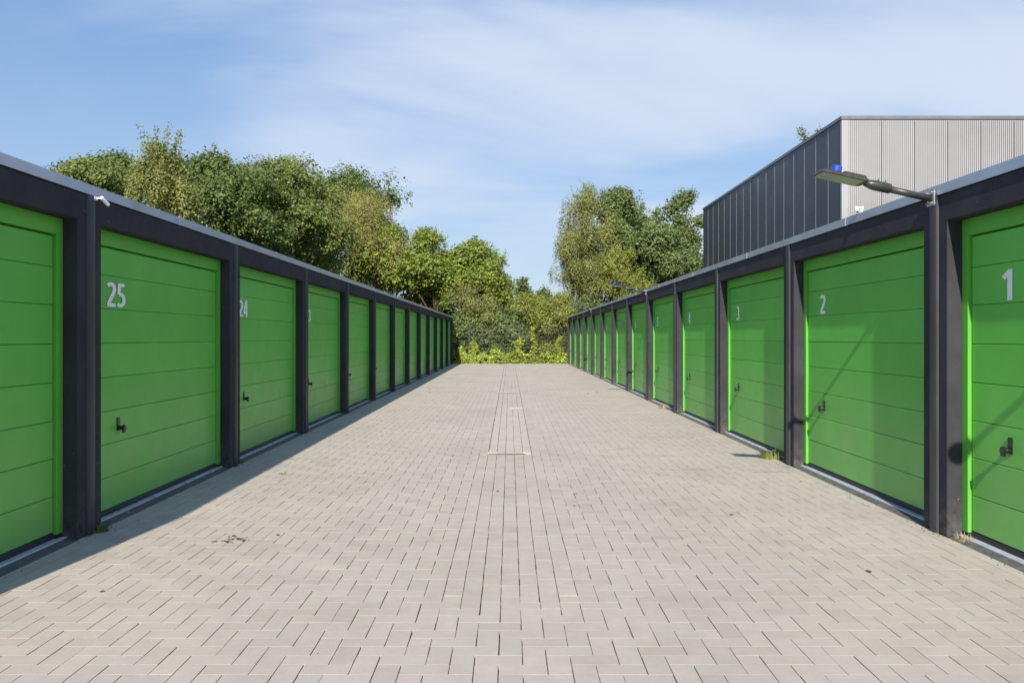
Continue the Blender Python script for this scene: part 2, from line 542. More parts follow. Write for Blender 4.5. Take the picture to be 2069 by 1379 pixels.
# the 300 pavers that show largest are objects of their own
order = sorted(range(len(bricks)), key=lambda i: bricks[i][1])
near = []
for i in order:
    b = bricks[i]
    if b[1] > 3.42 and abs(b[0]) < 0.622 * b[1] and b[2] > 0.2: near.append(i)
    if len(near) >= 300: break
near_set = set(near)
shared = {}
V = []; Fc = []; V2 = []; Fc2 = []
for i, (x, y, L, vert, dz, w) in enumerate(bricks):
    jx_ = random.gauss(0, 0.0009); jy_ = random.uniform(-0.0008, 0.0008)
    z = dz + random.gauss(0, 0.0003)
    tx, ty, rz = random.gauss(0, 0.0014), random.gauss(0, 0.003), random.gauss(0, 0.003)
    if i in near_set:
        key = (round(L, 3), round(w, 3), vert)
        if key not in shared:
            m_ = bpy.data.meshes.new('paver'); m_.from_pydata(paver_verts(L, w, vert), [], PF); m_.materials.append(M_PAVER1); m_.update()
            shared[key] = m_
        o = bpy.data.objects.new('paver', shared[key]); o.parent = pavement
        o.location = (x + jx_, y + jy_, z)
        o.rotation_euler = (tx, ty, rz + (0 if vert else math.pi / 2))
        link(o)
        continue
    relaid = abs(x) < 0.27 and 10.0 <= y < 16.5 and L < 0.215 and vert and abs(dz) < 0.02 and is_gutter(int(round((x - CX) / U)), int(y / U))
    VV, FF = (V2, Fc2) if relaid else (V, Fc)
    k = len(VV)
    cr_, sr_ = math.cos(rz), math.sin(rz)
    for (a, b_, c_) in paver_verts(L, w, vert):
        zz = c_ + a * ty + b_ * tx
        if not vert: a, b_ = -b_, a
        VV.append((x + jx_ + a * cr_ - b_ * sr_, y + jy_ + a * sr_ + b_ * cr_, z + zz))
    FF += [tuple(q + k for q in f) for f in PF]
m_ = bpy.data.meshes.new('pavers'); m_.from_pydata(V, [], Fc); m_.materials.append(M_PAVERS); m_.update()
o = obj('pavers', m_, parent=pavement); tag(o, kind='stuff')
m_ = bpy.data.meshes.new('relaid_pavers'); m_.from_pydata(V2, [], Fc2); m_.materials.append(M_SANDY); m_.update()
o = obj('relaid_pavers', m_, parent=pavement); tag(o, kind='stuff')
# narrow mortar fillets where the paving meets the buildings, and the lips in the gutter strip
mb = MB(); mb.box(-3.06, -2.993, 2.6, END, -0.05, -0.006)
obj('edge_fillet', mb.mesh('edge_fillet', M_MORTAR), parent=pavement)
mb = MB()
lipx = np.linspace(-0.262, 0.262, 22)
for k in range(21):
    x0, x1 = lipx[k], lipx[k + 1]
    f0 = 10.012 + 0.010 * math.sin(k * 1.9) + 0.02 * abs(x0 + x1); d0 = 0.018 + 0.03 * random.random() + (0.03 if abs(x0) > 0.16 else 0)
    h0 = -0.006 + 0.008 * random.random() + (0.012 if abs(x0) > 0.15 else 0)
    mb.box(x0, x1 - 0.0002, f0, f0 + d0, -0.02, h0 + 0.006)
bevel(obj('mortar_lip', mb.mesh('mortar_lip', M_MORTAR), parent=pavement), 0.003)['kind'] = 'stuff'
M_SLOTSHADE = simple('painted_slot_shade', (0.045, 0.038, 0.032), 0.7, 0.2, 0.3, 60)  # dark tone that paints in the shade down the open gutter slots
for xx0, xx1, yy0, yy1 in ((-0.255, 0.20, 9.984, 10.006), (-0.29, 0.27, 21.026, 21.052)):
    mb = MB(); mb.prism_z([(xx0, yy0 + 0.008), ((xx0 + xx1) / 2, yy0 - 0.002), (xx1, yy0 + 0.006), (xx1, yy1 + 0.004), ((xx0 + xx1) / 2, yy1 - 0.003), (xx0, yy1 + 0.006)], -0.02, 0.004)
    obj('slot_shade_strip', mb.mesh('slot_shade_strip', M_SLOTSHADE), parent=pavement)
mb = MB(); mb.box(-0.02, 0.265, 16.40, 16.62, -0.01, 0.0065)
bevel(obj('mortar_patch', mb.mesh('mortar_patch', M_MORTAR), parent=pavement), 0.004)
mb = MB(); mb.box(-0.30, 0.28, 21.06, 21.12, -0.03, 0.010)
bevel(obj('mortar_lip', mb.mesh('mortar_lip2', M_MORTAR), parent=pavement), 0.004)

# ------------------------------------------------------------------ garages
HALF = P / 2
OPEN = HALF - 0.1675              # half width of the opening
GAP = 0.055                       # half width of the joint between two units
ZO, ZC, ZT = 2.24, 2.432, 2.505   # soffit, underside and top of the roof trim
FD = 0.103                        # depth of the door frame behind the facade
a, b = HALF - GAP, OPEN

mb = MB()
mb.prism_y([(-a, 0), (-b, 0), (-b, ZO), (b, ZO), (b, 0), (a, 0), (a, ZC), (-a, ZC)], 0.0, 0.22)
ME_FRAME = mb.mesh('concrete_frame', M_PAINT)
mb = MB()
mb.box(-HALF + 0.003, -HALF + 0.10, 0.222, 6.1, -0.1, 2.36); mb.box(HALF - 0.10, HALF - 0.003, 0.222, 6.1, -0.1, 2.36)
mb.box(-HALF + 0.102, HALF - 0.102, 6.0, 6.098, -0.1, 2.36)
mb.box(-HALF + 0.102, HALF - 0.102, 0.23, 5.998, -0.1, 0.01)
ME_BOX = mb.mesh('box_walls', M_WALL)
mb = MB(); mb.box(-HALF + 0.003, HALF - 0.003, 0.222, 6.12, 2.362, 2.47)
ME_ROOF = mb.mesh('roof', M_ROOF)
fi, ft = OPEN - 0.077, 2.122
mb = MB(); mb.prism_y([(-b + 0.001, 0.05), (-fi, 0.05), (-fi, ft), (fi, ft), (fi, 0.05), (b - 0.001, 0.05), (b - 0.001, ZO - 0.001), (-b + 0.001, ZO - 0.001)], FD, 0.172)
ME_DFRAME = mb.mesh('door_frame', M_FRAME)
mb = MB(); mb.box(-0.0365, 0.0365, FD + 0.006, 0.165, 0.012, 0.048)
ME_FOOT = mb.mesh('frame_foot', M_RUBBER)
DP = 0.128                        # plane of the door panels
pw = fi - 0.012
mb = MB(); mb.box(-pw - 0.008, pw + 0.008, DP + 0.016, DP + 0.040, 0.06, 2.118)
ME_CORE = mb.mesh('door', M_LEAFBACK)
levels = [0.066, 0.313, 0.575, 0.833, 1.099, 1.366, 1.635, 1.897, 2.112]


def panel_mesh(hgt):
    """one steel panel: flat face with rounded top and bottom edges"""
    mb_ = MB(); t = 0.022
    prof = [(t, 0.0), (0.005, 0.0), (0.002, 0.0015), (0.0, 0.0045), (0.0, hgt - 0.0045), (0.002, hgt - 0.002), (0.006, hgt), (t, hgt)]
    mb_.prism_x([(y, z) for y, z in prof], -pw, pw)
    return mb_.mesh('panel', M_GREEN)


ME_PANEL = {}
mb = MB(); mb.prism_x([(DP - 0.004, 0.022), (DP + 0.03, 0.022), (DP + 0.03, 0.062), (DP + 0.004, 0.063), (DP - 0.006, 0.050)], -pw - 0.01, pw + 0.01)
ME_SEAL = mb.mesh('rubber_seal', M_RUBBER)
mb = MB(); mb.prism_x([(-0.008, -0.05), (0.10, -0.05), (0.19, -0.02), (0.19, 0.016), (0.085, 0.016), (0.01, -0.001), (-0.008, -0.004)], -b + 0.002, b - 0.002)
ME_SILL = mb.mesh('sill', M_SILL)
mb = MB(); mb.prism_x([(0.070, 0.0195), (0.138, 0.0195), (0.138, 0.0225), (0.0735, 0.0225), (0.0735, 0.0145), (0.070, 0.0135)], -b + 0.006, b - 0.006)
ME_STRIP = mb.mesh('sill_strip', M_ALU)
# cover profile between two units: shallow rounded channel
n_ = 7
prof = [(0.0545 * math.cos(math.pi * k / n_), -0.020 * math.sin(math.pi * k / n_) ** 0.6 - 0.002) for k in range(n_ + 1)]
prof = [(0.0545, 0.05)] + prof + [(-0.0545, 0.05)]
mb = MB(); mb.prism_z(list(reversed(prof)), 0.0, ZC - 0.002)
ME_COVER = mb.mesh('joint_cover', M_PROFILE)


def coping_mesh(x0, x1):
    mb_ = MB()
    mb_.prism_x([(-0.015, ZC + 0.002), (-0.003, ZC + 0.002), (-0.003, ZC + 0.004), (0.26, ZC + 0.045), (0.26, ZT - 0.004), (0.0, ZT), (-0.015, ZT)], x0, x1)
    return mb_.mesh('roof_trim', M_COPING)


ME_COP = (coping_mesh(-HALF + 0.0006, -0.002), coping_mesh(0.002, HALF - 0.0006))
mb = MB(); mb.prism_x([(-0.0172, ZC - 0.001), (-0.0152, ZC - 0.001), (-0.0152, ZT + 0.001), (0.05, ZT + 0.001), (0.05, ZT + 0.003), (-0.0172, ZT + 0.003)], -0.013, 0.013)
ME_JOINT = mb.mesh('trim_joint', M_CLIP)
# handle: plate with a short stub and a disc knob
mb = MB()
mb.prism_y([(-0.021, 0.0), (0.021, 0.0), (0.021, 0.100), (0.014, 0.107), (-0.014, 0.107), (-0.021, 0.100)], -0.008, 0.0)
mb.tube([(0, -0.006, 0.024), (0, -0.030, 0.024), (0, -0.040, 0.022)], [0.018, 0.017, 0.015], 12)
mb.tube([(0, -0.036, 0.022), (0, -0.042, 0.022), (0, -0.056, 0.022), (0, -0.060, 0.022)], [0.020, 0.028, 0.028, 0.022], 14)
mb.box(-0.024, 0.024, -0.054, -0.046, -0.014, 0.004)
ME_HANDLE = mb.mesh('handle', M_BLACK)


def arc(cx, cy, rx, ry, a0, a1, n=12):
    return [(cx + rx * math.cos(math.radians(a0 + (a1 - a0) * k / n)), cy + ry * math.sin(math.radians(a0 + (a1 - a0) * k / n))) for k in range(n + 1)]


DIGITS = {
    '0': [arc(.25, .5, .175, .41, 0, 360, 24)],
    '1': [[(.33, 0), (.33, 1.0)], [(.33, .915), (.24, .86), (.10, .73)]],
    '2': [arc(.22, .72, .19, .195, 150, -25, 12) + [(.30, .46), (.13, .20), (.075, .085)], [(.02, .085), (.47, .085)]],
    '3': [arc(.20, .735, .175, .18, 140, -80, 12), arc(.20, .285, .205, .20, 80, -140, 12)],
    '4': [[(.335, .99), (.06, .30)], [(.01, .27), (.50, .27)], [(.365, 1.0), (.365, 0)]],
    '5': [[(.09, .915), (.44, .915)], [(.145, .95), (.115, .53)], arc(.19, .315, .215, .23, 112, -135, 14)],
    '6': [arc(.25, .28, .175, .195, 0, 360, 22), [(.40, .92), (.24, .84), (.12, .62), (.078, .30)]],
    '7': [[(.02, .915), (.48, .915)], [(.41, .90), (.32, .62), (.18, 0)]],
    '8': [arc(.25, .74, .145, .175, 0, 360, 20), arc(.25, .285, .18, .20, 0, 360, 20)],
    '9': [arc(.25, .72, .175, .195, 0, 360, 22), [(.10, .08), (.26, .16), (.38, .38), (.422, .70)]],
}


def number_mesh(txt):
    """flat vinyl digits, strokes laid out as mitred ribbons"""
    mb_ = MB(); lay = 0; H = 0.200; W = 0.168
    adv = 0.545
    tot = adv * (len(txt) - 1) + 0.5
    for ci, ch in enumerate(txt):
        for st in DIGITS[ch]:
            pts = [Vector((x, y)) for x, y in st]
            closed = (pts[0] - pts[-1]).length < 1e-6
            if closed: pts = pts[:-1]
            n = len(pts); hw = 0.088
            L_, R_ = [], []
            for i, p_ in enumerate(pts):
                a_ = pts[i - 1] if (i > 0 or closed) else None
                c_ = pts[(i + 1) % n] if (i < n - 1 or closed) else None
                d1 = (p_ - a_).normalized() if a_ is not None else (c_ - p_).normalized()
                d2 = (c_ - p_).normalized() if c_ is not None else d1
                nn = Vector((-(d1 + d2).y, (d1 + d2).x)).normalized()
                k = min(1.6, 1 / max(0.3, nn.dot(Vector((-d1.y, d1.x)))))
                wv = hw * (0.78 + 0.22 * abs(nn.x))
                L_.append(p_ + nn * wv * k); R_.append(p_ - nn * wv * k)
            vs_ = [((q.x + ci * adv - tot / 2) * W / 0.5 * 0.9, -lay * 0.00012, q.y * H) for q in L_ + R_]
            rng = range(n if closed else n - 1)
            mb_.add(vs_, [(i, n + i, n + (i + 1) % n, (i + 1) % n) for i in rng])
            lay += 1
    return mb_.mesh('number', M_NUMBER)


def garage(num, xf, yc, rz, extra_cover):
    side = 'left' if xf < 0 else 'right'
    t = empty('garage', (xf, yc, 0), rz)
    if num == 26: lab = 'nearest green-doored garage of the left row, cut by the picture edge'
    elif num == 14: lab = 'farthest green-doored garage of the left row, beside the fence'
    elif num == 13: lab = 'farthest green-doored garage of the right row, beside the fence'
    elif num == 1: lab = 'green-doored garage numbered 1, nearest of the right row'
    elif num == 25: lab = 'green-doored garage numbered 25 in black frame, left row'
    elif num in (24, 23): lab = 'green-doored garage numbered %d, %s of the left row' % (num, {24: 'third from the near end', 23: 'fourth from the near end'}[num])
    elif side == 'left':
        ordn = ['fifth', 'sixth', 'seventh', 'eighth', 'ninth', 'tenth', 'eleventh', 'twelfth'][22 - num]
        lab = 'green-doored garage in black frame, %s from the near end of the left row' % ordn
    else: lab = '%s green-doored garage of the right row, marked with a small white %d' % (['second', 'third', 'fourth', 'fifth', 'sixth', 'seventh', 'eighth', 'ninth', 'tenth', 'eleventh', 'twelfth'][num - 2], num)
    tag(t, lab, 'garage', 'garages of the %s row' % side)
    bevel(obj('concrete_frame', ME_FRAME, parent=t), 0.006)
    obj('box_walls', ME_BOX, parent=t); obj('roof', ME_ROOF, parent=t)
    bevel(obj('door_frame', ME_DFRAME, parent=t), 0.0025)
    for sg in (-1, 1): obj('frame_foot', ME_FOOT, parent=t, loc=(sg * (fi + b) / 2, 0, 0))
    d = obj('door', ME_CORE, parent=t)
    for q in range(8):
        hgt = round(levels[q + 1] - levels[q] - 0.0022, 4)
        if hgt not in ME_PANEL: ME_PANEL[hgt] = panel_mesh(hgt)
        p_ = obj('panel', ME_PANEL[hgt], parent=d, loc=(0, DP + random.gauss(0, 0.0005), levels[q] + 0.0011))
        p_.rotation_euler = (random.gauss(0, 0.0022), 0, random.gauss(0, 0.0006))
    obj('rubber_seal', ME_SEAL, parent=d)
    obj('handle', ME_HANDLE, parent=d, loc=(-pw + 0.44, DP, 0.661))
    if num > 0:
        nm = number_mesh(str(num))
        no = obj('number', nm, parent=d, loc=(-pw + 0.41, DP - 0.0025, 1.650))
        no['label'] = 'white number %d' % num
    s = obj('sill', ME_SILL, parent=t); obj('sill_strip', ME_STRIP, parent=s)
    obj('joint_cover', ME_COVER, parent=t, loc=(HALF, 0, 0))
    if extra_cover: obj('joint_cover', ME_COVER, parent=t, loc=(-HALF, 0, 0))
    c_ = obj('roof_trim', ME_COP[0], parent=t); obj('roof_trim', ME_COP[1], parent=t)
    obj('trim_joint', ME_JOINT, parent=c_)
    return t


for i in range(NG):
    garage(26 - i, XL, Z0L + P * (i + 0.5), math.pi / 2, i == 0)
    garage(1 + i, XR, Z0R + P * (i + 0.5), -math.pi / 2, i == NG - 1)


# ------------------------------------------------------------------ wall lamps
def lamp(y, label):
    t = empty('wall_lamp', (XR, y, 2.415), -math.pi / 2)
    tag(t, label, 'lamp', 'lamps on arms above the right row')
    # local: x along the wall, -y into the aisle
    mb_ = MB()
    mb_.box(-0.05, 0.05, -0.034, -0.026, -0.050, 0.060)
    for sx in (-0.036, 0.036):
        for sz in (-0.034, 0.044):
            mb_.tube([(sx, -0.05, sz), (sx, 0.004, sz)], 0.006, 6)
    obj('wall_plate', mb_.mesh('wall_plate', M_GALV), parent=t)
    up = 0.225
    mb_ = MB()
    mb_.tube([(0, -0.030, 0.004), (0, -0.36, 0.004 + 0.33 * up)], 0.0245, 14)
    obj('arm', mb_.mesh('arm', M_LAMP, True), parent=t)
    mb_ = MB()
    pts, rr = [], []
    for dd, r in ((0.325, 0.030), (0.33, 0.036), (0.44, 0.037), (0.47, 0.033), (0.515, 0.020)):
        pts.append((0, -dd, 0.008 + (dd - 0.03) * up)); rr.append(r)
    mb_.tube(pts, rr, 14)
    for dd in (0.36, 0.41):
        z = 0.008 + (dd - 0.03) * up
        mb_.tube([(0, -dd, z + 0.03), (0, -dd, z + 0.052)], 0.006, 6)
    obj('spigot', mb_.mesh('spigot', M_LAMP, True), parent=t)
    # head: thin finned plate, lens below
    hd = empty('head', (0, -0.685, 0.008 + 0.655 * up), 0, t)
    hd.rotation_euler = (-math.atan(up), 0, 0)
    L2, W2 = 0.175, 0.105
    mb_ = MB()
    mb_.prism_z([(-W2, -L2), (W2, -L2), (W2, L2 - 0.03), (W2 - 0.03, L2), (-W2 + 0.03, L2), (-W2, L2 - 0.03)], -0.010, 0.012)
    for q in range(14):
        yy = -L2 + 0.015 + q * 0.023
        mb_.box(-W2 + 0.004, W2 - 0.004, yy, yy + 0.006, 0.012, 0.022)
    bevel(obj('housing', mb_.mesh('lamp_housing', M_LAMP), parent=hd), 0.002)
    mb_ = MB(); mb_.box(-W2 + 0.010, W2 - 0.010, -L2 + 0.012, L2 - 0.036, -0.0135, -0.0102)
    obj('lens', mb_.mesh('lens', M_LENS), parent=hd)
    mb_ = MB(); mb_.box(-0.045, 0.045, 0.0, L2 - 0.01, 0.0225, 0.045)
    bevel(obj('driver_box', mb_.mesh('driver_box', M_LAMP), parent=hd), 0.006)
    # blue photocell cap
    ph = MB(); z0 = 0.022
    ph.tube([(0, -0.045, z0), (0, -0.045, z0 + 0.012), (0, -0.045, z0 + 0.0121)], [0.016, 0.016, 0.015], 12)
    ph.tube([(0, -0.045, z0 + 0.010), (0, -0.045, z0 + 0.012), (0, -0.045, z0 + 0.050), (0, -0.045, z0 + 0.055)], [0.035, 0.038, 0.038, 0.034], 24)
    o_ = obj('photocell', ph.mesh('photocell', M_BLUE), parent=hd)
    return t


lamp(Z0R + P, 'graphite lamp with blue cap on arm between garages 1 and 2')
lamp(Z0R + 5 * P, 'second nearest wall lamp, on arm between garages 5 and 6')
lamp(Z0R + 9 * P, 'third wall lamp from the near end, between garages 9 and 10')
lamp(Z0R + 13 * P - 0.06, 'farthest wall lamp, on arm at the end of the right row')


# ------------------------------------------------------------------ security cameras
def cctv(loc, rz, label, aim=(-0.35, 0.25)):
    t = empty('security_camera', loc, rz); t.scale = (0.8, 0.8, 0.8); tag(t, label, 'camera', 'small white security cameras')
    mb_ = MB(); mb_.prism_y([(-0.028, -0.016), (0.028, -0.016), (0.028, 0.016), (-0.028, 0.016)], -0.012, 0.0)
    mb_.tube([(0, -0.01, 0), (0.004, -0.045, 0.004), (0.02, -0.055, -0.010)], 0.009, 8)
    bevel(obj('bracket', mb_.mesh('bracket', M_WHITE), parent=t), 0.003)
    mb_ = MB()
    p0, p1 = Vector((-0.015, -0.062, 0.008)), Vector((0.075, -0.085, -0.050))
    d = (p1 - p0)
    mb_.tube([p0, p0 + d * 0.05, p0 + d * 0.95, p1], [0.012, 0.018, 0.018, 0.014], 12)
    b_ = obj('camera_body', mb_.mesh('camera_body', M_WHITE, False), parent=t)
    mb_ = MB(); mb_.tube([p1 - d * 0.02, p1 + d * 0.012], 0.0115, 10)
    obj('lens', mb_.mesh('camera_lens', M_BLACK), parent=b_)
    return t


cctv((XL + 0.022, Z0L + P + 0.03, 2.415), math.pi / 2, 'white security camera under roof trim beside garage 25')
t_ = cctv((XR + 0.03, 7.32, 2.555), -math.pi / 2, 'white security camera on roof edge above garage 2')
mb = MB(); mb.tube([(0, -0.006, -0.052), (0, -0.006, 0.01)], 0.012, 8)
obj('stand', mb.mesh('stand', M_WHITE), parent=t_)
# one more arm just outside the picture; its round head throws the shadow on garage 1
t_ = empty('dome_camera', (XR, Z0R + 0.06, 2.50), -math.pi / 2)
tag(t_, 'dome camera on short arm at near end of right row, outside the picture', 'camera')
mb = MB(); mb.tube([(0, 0.0, 0.0), (0, -0.20, 0.05)], 0.028, 10); obj('arm', mb.mesh('dome_arm', M_LAMP, True), parent=t_)
mb = MB(); mb.tube([(0, -0.20, 0.07), (0, -0.22, 0.06), (0, -0.25, 0.04), (0, -0.28, 0.02), (0, -0.30, 0.0), (0, -0.31, -0.015)], [0.03, 0.055, 0.066, 0.066, 0.05, 0.02], 14)
obj('dome', mb.mesh('dome', M_WHITE, True), parent=t_)

# ------------------------------------------------------------------ warehouse behind the right row
BX, BY0, BY1, BZ = 10.04, 25.0, 42.85, 8.09
wh = empty('warehouse', (BX, BY0, 0)); tag(wh, 'warehouse with light ribbed front and dark panelled side', 'building')
NPD = 17
pwid = (BY1 - BY0) / NPD
mb = MB(); mb.box(0.0, 0.05, 0.011, pwid - 0.011, 0, BZ - 0.10)
me_d = mb.mesh('dark_panel', M_DARKCLAD)
for k in range(NPD):
    obj('dark_panel', me_d, parent=wh, loc=(0, k * pwid, 0))
mb = MB()
for k in range(1, NPD): mb.box(0.006, 0.04, k * pwid - 0.0105, k * pwid + 0.0105, 0, BZ - 0.101)
for k in range(1, NPD):
    mb2 = MB(); mb2.box(-0.004, 0.04, k * pwid - 0.0100, k * pwid + 0.0100, 0, BZ - 0.101)
    obj('seam_strip', mb2.mesh('seam_strip', M_SEAM), parent=wh)
# ribbed panel, 1 m wide with 16 ribs
mb = MB(); prof = []
nr = 16; rw = 0.985 / nr
for k in range(nr):
    x = 0.0075 + k * rw
    prof += [(x, -0.018), (x + rw * 0.46, -0.018), (x + rw * 0.56, 0.016), (x + rw * 0.92, 0.016)]
prof.append((0.9925, -0.012))
n_ = len(prof)
vv = [(x, y, 0) for x, y in prof] + [(x, y, BZ - 0.13) for x, y in prof]
mb.add(vv, [(i, i + 1, i + 1 + n_, i + n_) for i in range(n_ - 1)])
me_l = mb.mesh('ribbed_panel', M_LIGHTCLAD)
for k in range(14):
    obj('ribbed_panel', me_l, parent=wh, loc=(0.20 + k * 1.0, -0.03, 0))
mb = MB(); mb.box(0.012, 14.2, -0.008, 0.03, 0, BZ - 0.131); obj('front_backing', mb.mesh('front_backing', M_SEAMDARK), parent=wh)
mb = MB(); mb.box(-0.012, 0.20, -0.05, -0.009, 0, BZ - 0.128); mb.box(-0.012, -0.002, -0.009, 0.06, 0, BZ - 0.128)
obj('corner_trim', mb.mesh('corner_trim', M_LIGHTCLAD), parent=wh)
mb = MB(); mb.box(0.06, 14.2, 0.05, BY1 - BY0 - 0.01, 0, BZ - 0.2); obj('wall', mb.mesh('warehouse_wall', M_DARKCLAD), parent=wh)
mb = MB(); mb.box(-0.03, 14.2, -0.06, 0.06, BZ - 0.10, BZ); mb.box(-0.03, 0.09, 0.061, BY1 - BY0, BZ - 0.098, BZ)
obj('roof_edge', mb.mesh('roof_edge', simple('roof_edge_trim', (0.16, 0.16, 0.175), 0.4, 0.3, 0.08, 3)), parent=wh)

# ------------------------------------------------------------------ foliage
def leaf_cloud(name, pos, nrm, size, aspect, mat, droop=0.0):
    N = len(pos)
    nrm = nrm / np.maximum(1e-6, np.linalg.norm(nrm, axis=1))[:, None]
    r = RNG.normal(size=(N, 3))
    if droop: r[:, 2] -= droop
    t = r - nrm * (r * nrm).sum(1)[:, None]
    t /= np.maximum(1e-6, np.linalg.norm(t, axis=1))[:, None]
    b_ = np.cross(nrm, t)
    s = size[:, None]
    w = s * aspect
    fold = nrm * (s * 0.10)
    v = np.stack([pos - t * s * 0.5, pos - b_ * w * 0.5 + fold - t * s * 0.06, pos + t * s * 0.5, pos + b_ * w * 0.5 + fold - t * s * 0.06], 1).reshape(-1, 3)
    m = bpy.data.meshes.new(name)
    m.vertices.add(N * 4); m.vertices.foreach_set('co', v.ravel())
    m.loops.add(N * 4); m.loops.foreach_set('vertex_index', np.arange(N * 4, dtype=np.int32))
    m.polygons.add(N); m.polygons.foreach_set('loop_start', np.arange(N, dtype=np.int32) * 4)
    m.materials.append(mat)
    m.update(calc_edges=True)
    return m


def unit(n):
    d = RNG.normal(size=(n, 3)); return d / np.linalg.norm(d, axis=1)[:, None]


def tree(name, label, px, py_top, half_px, Y, leaf, low=0.8, n=14000, lsize=0.17, aspect=0.6, lobes=26, weep=0.0, sparse=1.0,
         depth=None, group='trees beyond the garages', cat='tree', spire=0, bark=None, lob_r=(0.26, 0.42), shape=1.0, tufts=9):
    global RNG
    RNG = np.random.default_rng(int(px * 7 + py_top * 13 + Y * 101))
    top = px_at(px, py_top, Y); hw = 1.22 * half_px * Y / F_PX; n = int(n * 2.3); lobes = int(lobes * 1.35); lsize *= 0.82
    zt = top.z; zc = (zt + low) / 2; rz_ = (zt - low) / 2
    rx, ry = hw, (depth or hw * 0.9)
    base = Vector((top.x, Y, -0.14))
    root = empty(name, base); tag(root, label, cat, group)
    # lobes through a dome-shaped envelope: full width up to the shoulder, then rounding off
    L = []
    zb = max(low, zt - max(3.0 * hw, 2.5)) if low > 0.9 else low
    zc = (zt + zb) / 2; rz_ = (zt - zb) / 2
    rm = min(rx, rz_)
    for q in range(lobes):
        lr = RNG.uniform(lob_r[0] * 0.7, lob_r[1]) * rm
        zz = -1 + 2 * ((q * 0.618034 + 0.5) % 1.0) if q % 4 else RNG.uniform(0.2, 1.0)
        sh = 0.15
        f = 1.0 if zz < sh else max(0.0, 1 - ((zz - sh) / (1 - sh)) ** (2.6 - shape * 0.6)) ** 0.5
        if zz < -0.5: f *= 0.85
        an = q * 2.39996 + RNG.normal() * 0.35; rr = RNG.random() ** 0.4 if q % 5 else RNG.random() * 0.4
        L.append((np.array([math.cos(an) * rr * f * max(0.05, rx - lr * 0.55), math.sin(an) * rr * f * max(0.05, ry - lr * 0.55), zz * (rz_ - lr * 0.7)]), lr))
    L.append((np.array([RNG.normal() * 0.12 * rx, 0, rz_ - lob_r[0] * rm * 0.8]), lob_r[0] * rm))
    per = max(20, int(n / len(L)))
    P_, N_ = [], []
    for (c, lr) in L:
        ntw = max(4, per // tufts)
        dirs = unit(ntw); dirs[:, 2] = dirs[:, 2] * 0.9 + 0.22
        rad = lr * (0.35 + 0.75 * RNG.random(ntw) ** 0.5)
        tw = c + dirs * rad[:, None] * np.array([1.08, 1.08, 0.9])
        k = RNG.integers(0, ntw, per)
        sc = lsize * (1.0 if not weep else 0.8)
        pp = tw[k] + RNG.normal(size=(per, 3)) * sc * 0.85
        if weep:
            hang = RNG.random(per) ** 1.3 * weep
            pp = tw[k] + RNG.normal(size=(per, 3)) * np.array([0.05, 0.05, 0.05]) * (1 + hang[:, None])
            pp[:, 2] -= hang
        nn = dirs[k] * 0.8 + RNG.normal(size=(per, 3)) * 0.55 + np.array([0, -0.15, 0.35])
        P_.append(pp); N_.append(nn)
    for q in range(int(lobes * 0.8)):      # short leafy shoots that roughen the outline
        c, lr = L[RNG.integers(0, len(L))]
        d0 = unit(1)[0]; d0[2] = abs(d0[2]) + 0.25; d0 /= np.linalg.norm(d0)
        ln = RNG.uniform(0.25, 0.6) * (0.5 + 0.12 * hw); kk = 16
        tt = RNG.random(kk)
        P_.append(c + d0 * (lr * 0.9 + tt * ln)[:, None] + RNG.normal(size=(kk, 3)) * lsize * 0.4); N_.append(unit(kk) + np.array([0, -0.2, 0.3]))
    for q in range(spire):     # loose twigs that stick out of the top
        ang = RNG.uniform(0, 6.28); st = np.array([math.cos(ang) * rx * RNG.uniform(0, 0.38), math.sin(ang) * ry * 0.3, rz_ * RNG.uniform(0.60, 0.85)])
        ln = RNG.uniform(0.55, 1.15) * (zt * 0.1); dr = np.array([math.cos(ang) * 0.45, math.sin(ang) * 0.45, 1.0])
        kk = int(46 * ln)
        tt = RNG.random(kk)
        pp = st + dr * (tt * ln)[:, None] + RNG.normal(size=(kk, 3)) * lsize * 0.75
        P_.append(pp); N_.append(unit(kk) + np.array([0, -0.2, 0.3]))
    pos = np.concatenate(P_); nr_ = np.concatenate(N_)
    if sparse < 1: keep = RNG.random(len(pos)) < sparse; pos, nr_ = pos[keep], nr_[keep]
    pos[:, 2] += zc
    ok = pos[:, 2] > 0.1
    pos, nr_ = pos[ok], nr_[ok]
    pos[:, 2] += 0.14
    size = lsize * RNG.uniform(0.65, 1.3, len(pos))
    obj('crown', leaf_cloud('crown', pos, nr_, size, aspect, LEAF[leaf], 1.0 if weep else 0.0), parent=root)
    # trunk and limbs
    mb_ = MB()
    tr = 0.011 * zt + 0.025
    h1 = max(0.5, zc - rz_ * 0.7)
    lean = RNG.normal(size=2) * 0.12
    mb_.tube([(0, 0, 0), (lean[0] * 0.3, lean[1] * 0.3, h1 * 0.5), (lean[0], lean[1], h1), (lean[0] * 1.2, lean[1], zc + rz_ * 0.4), (0, 0, zt - 0.3 * rz_ + 0.1)],
             [tr * 1.25, tr, tr * 0.8, tr * 0.45, tr * 0.15], 8)
    for (c, lr) in L[::2]:
        p2 = Vector(c) + Vector((0, 0, zc + 0.14))
        z1 = min(h1 + RNG.uniform(0, 0.5) * rz_, p2.z - 0.05) if p2.z > h1 * 0.6 else h1 * 0.6
        p0 = Vector((lean[0], lean[1], max(0.3, z1)))
        midp = (p0 + p2) / 2 + Vector((0, 0, 0.12 * (p2 - p0).length))
        mb_.tube([p0, midp, p2], [tr * 0.42, tr * 0.28, tr * 0.10], 6)
    obj('trunk', mb_.mesh('trunk', M_BIRCH if bark else M_BARK, True), parent=root)
    return root


